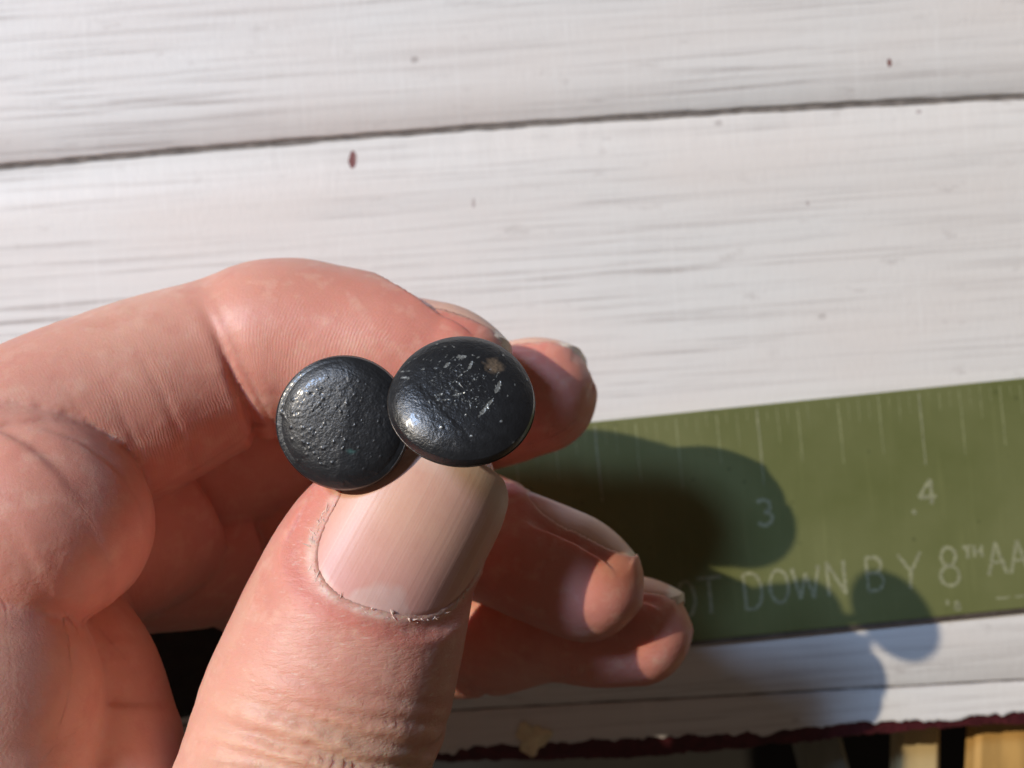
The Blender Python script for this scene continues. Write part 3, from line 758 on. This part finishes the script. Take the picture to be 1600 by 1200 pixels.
# ------------------------------------------------------------------ the two buttons
def build_button(label, px, py, d, R, axis, seed, style):
    rg = np.random.default_rng(seed)
    ax = Vector(axis).normalized()
    root = bpy.data.objects.new('button', None); col.objects.link(root)
    c = P(px, py, d); root.location = Vector(c)*HU*MM
    # local x stays level with the picture so scratches can be laid out on the face
    xl = Vector((1, 0, 0)); xl = (xl-ax*xl.dot(ax)).normalized(); yl = ax.cross(xl)
    root.rotation_euler = Matrix((xl, yl, ax)).transposed().to_euler()
    tag(root, label, 'button', 'round black buttons')
    nr, na = 150, 300
    hd = 1.40 if style else 1.15
    t = np.linspace(0, 1, nr)
    # profile: domed face, rolled rim, under side
    face_r = R*t**0.8; prof_r = []; prof_z = []
    for rr in face_r*0.97:
        x = rr/R; prof_r.append(rr); prof_z.append(hd*(1-(0.42*x**2+0.58*x**5)) if style else hd*(1-(0.22*x**2+0.78*x**7)))
    z_e = prof_z[-1]
    for a in np.linspace(0.15, 1, 14):
        prof_r.append(R*0.97+R*0.03*math.sin(a*math.pi*.5+0.0)); prof_z.append(z_e-0.75*a)
    zz = prof_z[-1]
    for rr in np.linspace(0.985, 0.0, 24):
        prof_r.append(R*rr); prof_z.append(zz-0.12)
    pr = np.array(prof_r); pz = np.array(prof_z); n = len(pr)
    an = np.linspace(0, 2*np.pi, na, endpoint=False)
    X = pr[:, None]*np.cos(an); Y = pr[:, None]*np.sin(an); Z = np.repeat(pz[:, None], na, 1)
    face = (np.arange(n) < nr)[:, None]*np.clip((1.02-pr/R)/0.12, 0, 1)[:, None]
    p3 = np.stack([X, Y, np.full_like(X, seed*9.1)], -1)
    wear = np.zeros_like(X); brown = np.zeros_like(X); verd = np.zeros_like(X); dz = np.zeros_like(X)
    # slightly out of round, as the photo's rims are
    wob = 1+0.012*np.cos(2*an+seed)+0.008*np.cos(3*an+1.7*seed)
    X *= wob; Y *= wob
    dz += 0.020*fbm(p3*1.3, 3)+0.014*fbm(p3*4.0, 3)+0.008*fbm(p3*9.0, 2)
    if not style:
        for _ in range(330):
            a = rg.uniform(0, 2*np.pi); r_ = R*math.sqrt(rg.uniform(0, .95)); x, y = r_*math.cos(a), r_*math.sin(a)
            if rg.random() < (.75 if x > 0.2 else .15+.5*(vnoise(np.array([[x*.8, y*.8, 4.]]))[0] > 0)): continue
            w = rg.uniform(.045, .13); hgt = rg.uniform(.012, .065)*(1 if rg.random() < .85 else -0.8)
            dz += hgt*np.exp(-((X-x)**2+(Y-y)**2)/(w*w))
        # shallow fold across the middle, dished left half
        uu = (X-0.3)-0.12*Y; dz += -0.085*np.sqrt(uu*uu+.12)+0.03*g1(uu+0.2, .25)*fbm(p3*1.5+5, 2)
        u = (X+Y*.6); dz += 0.022*fbm(np.stack([(X*0.5+Y*.85)*5, (X*.85-Y*.5)*1.1, X*0+3], -1), 3)*(X > 0.2)
        verd = 0.6*np.clip(1-np.hypot((X-0.75)/.55, (Y+2.25)/.28)+0.8*fbm(p3*3, 3), 0, 1)**1.0*(np.hypot((X-.75)/.8, (Y+2.25)/.5) < 1)
    else:
        def scratch(x0, y0, x1, y1, w, amt, rag=0.6):
            L = math.hypot(x1-x0, y1-y0); ux, uy = (x1-x0)/L, (y1-y0)/L
            a = (X-x0)*ux+(Y-y0)*uy; b = -(X-x0)*uy+(Y-y0)*ux+0.05*fbm(p3*5, 2)
            wv = w*np.sqrt(np.clip(np.sin(np.pi*np.clip(a/L, 0, 1)), 0, 1))*(1.0+1.1*fbm(p3*9+7, 2)); m = np.clip((1.15-np.abs(b)/np.maximum(wv, 1e-4))*3, 0, 1)*((a > 0) & (a < L))*np.clip((amt-.35+1.5*rag*fbm(p3*7.5+3, 3))*1.6, 0, 1)
            return m
        px_ = lambda u, v: ((u-705)/1500*300/20.8*1.0, -(v-600)/1200*240/20.8/0.87)   # zoom crop -> face mm
        for (a, b, c_, d_, w, amt) in ((640, 350, 720, 335, .16, .95), (545, 440, 590, 395, .12, .8), (770, 375, 735, 450, .10, .85), (735, 450, 650, 520, .05, .6),
              (985, 520, 950, 620, .16, .85), (935, 660, 820, 810, .13, .75), (215, 495, 290, 520, .12, .7), (430, 560, 470, 540, .07, .6), (640, 550, 700, 600, .04, .6),
              (620, 660, 710, 630, .08, .65), (480, 660, 560, 650, .10, .55), (470, 700, 600, 690, .06, .5), (590, 215, 625, 260, .05, .5), (530, 230, 560, 250, .07, .6),
              (360, 460, 400, 450, .07, .5), (210, 440, 290, 455, .05, .5), (250, 380, 340, 330, .05, .35), (760, 320, 790, 330, .06, .6)):
            q0 = px_(a, b); q1 = px_(c_, d_); mm_ = scratch(*q0, *q1, w, amt); wear = np.maximum(wear, mm_); dz -= 0.045*mm_
        for _ in range(170):
            cx_, cy_ = rg.normal(-.6, 1.5), rg.normal(0.1, 1.25); a = rg.normal(.75, .5); L = rg.uniform(.15, .8)
            mm_ = scratch(cx_, cy_, cx_+L*math.cos(a), cy_+L*math.sin(a), .03, .35, .9); wear = np.maximum(wear, .55*mm_); dz -= 0.03*mm_
        for (u, v, w) in ((1015, 287, .09), (1208, 453, .09), (1105, 530, .06), (1048, 628, .06), (545, 888, .09), (775, 937, .09), (728, 795, .07), (810, 735, .05), (488, 215, .07), (298, 930, .07), (1103, 933, .08), (475, 1052, .07), (1000, 820, .1)):
            x, y = px_(u, v); gg = np.exp(-((X-x)**2+(Y-y)**2)/(w*w)); dz += .07*gg; wear = np.maximum(wear, .85*np.clip(gg*1.6-.5, 0, 1))
        x, y = px_(935, 400); rr = np.hypot((X-x)/.85, (Y-y)/.95)+.45*fbm(p3*2.5, 3); brown = np.clip((1.0-rr)*2.2, 0, 1); dz -= .06*brown
        x, y = px_(900, 432); pit = np.exp(-((X-x)**2+(Y-y)**2)/.02); dz -= .12*pit; brown *= 1-pit
        # chipped lacquer: raised smooth crescent at lower left, its ragged edge standing proud
        q = (X+2.2)*0.62+(Y+0.9)*0.55+.35*fbm(p3*2.2, 3)
        dz += 0.055*np.clip(-q*3.5, 0, 1)
        rough_zone = np.clip(1.2-np.hypot(X+.3, Y-.1)/2.6, 0, 1)
        dz += 0.028*rough_zone*fbm(p3*6, 3)
    Z = Z+dz*face
    v = np.stack([X, Y, Z], -1).reshape(-1, 3)
    f = []
    for r_ in range(n-1):
        a = r_*na+np.arange(na); b = r_*na+(np.arange(na)+1) % na; f.append(np.c_[a, a+na, b+na, b])
    o = mesh_obj('face', v, np.concatenate(f), mat_button('black_lacquer_worn' if style else 'black_lacquer_pitted', 0.24 if style else 0.32), root, unit=HU*MM)
    rimw = np.zeros_like(X)
    attr(o, 'wear', np.clip(wear*face+rimw, 0, 1).ravel()); attr(o, 'brown', (brown*face).ravel()); attr(o, 'verdigris', np.clip(verd*face, 0, 1).ravel())
    # rim line: thin worn brass wire round the edge
    bm = bmesh.new(); sr = 0.09 if style else 0.045; ms = 8; zr = zz+0.02
    rings = []
    for a in np.linspace(0, 2*np.pi, 120, endpoint=False):
        w_ = 1+0.012*math.cos(2*a+seed)+0.008*math.cos(3*a+1.7*seed)
        rings.append([bm.verts.new((math.cos(a)*w_*(R-.02+sr*math.cos(b)), math.sin(a)*w_*(R-.02+sr*math.cos(b)), zr+sr*math.sin(b))) for b in np.linspace(0, 2*np.pi, ms, endpoint=False)])
    for i in range(120):
        for j in range(ms): bm.faces.new((rings[i][j], rings[(i+1) % 120][j], rings[(i+1) % 120][(j+1) % ms], rings[i][(j+1) % ms]))
    # post behind the face
    me = bpy.data.meshes.new('rim'); bm.to_mesh(me); bm.free()
    for vv in me.vertices: vv.co *= HU*MM
    for p in me.polygons: p.use_smooth = True
    me.materials.append(M_rim); ro = bpy.data.objects.new('rim', me); col.objects.link(ro); ro.parent = root
    vv = []; ff = []; prof = [(0.0, zz-.1), (1.5, zz-.12), (1.3, zz-.7), (.75, zz-1.2), (.7, zz-8.2), (.45, zz-8.8), (0.0, zz-8.9)]
    for r_, z_ in prof:
        for a in range(20): vv.append((r_*math.cos(a*math.pi/10), r_*math.sin(a*math.pi/10), z_))
    for i in range(len(prof)-1):
        for a in range(20): ff.append((i*20+a, i*20+(a+1) % 20, i*20+20+(a+1) % 20, i*20+20+a)[::-1])
    mesh_obj('shank', vv, ff, M_rim, root, unit=HU*MM)
    return root
M_rim = mat_simple('worn_brass_rim', (0.060, 0.050, 0.042), 0.35, 0.5, 2500, metal=0.7)
build_button('pitted round black button with bumpy face, on the left against the index finger', 536, 660, 79.6, 5.25, (0.05, 0.06, 1), 2, 0)
build_button('scratched round black button with a brown spot, resting over the tip of the thumb nail', 723, 621, 77.0, 5.52, (0.10, 0.50, 0.86), 5, 1)
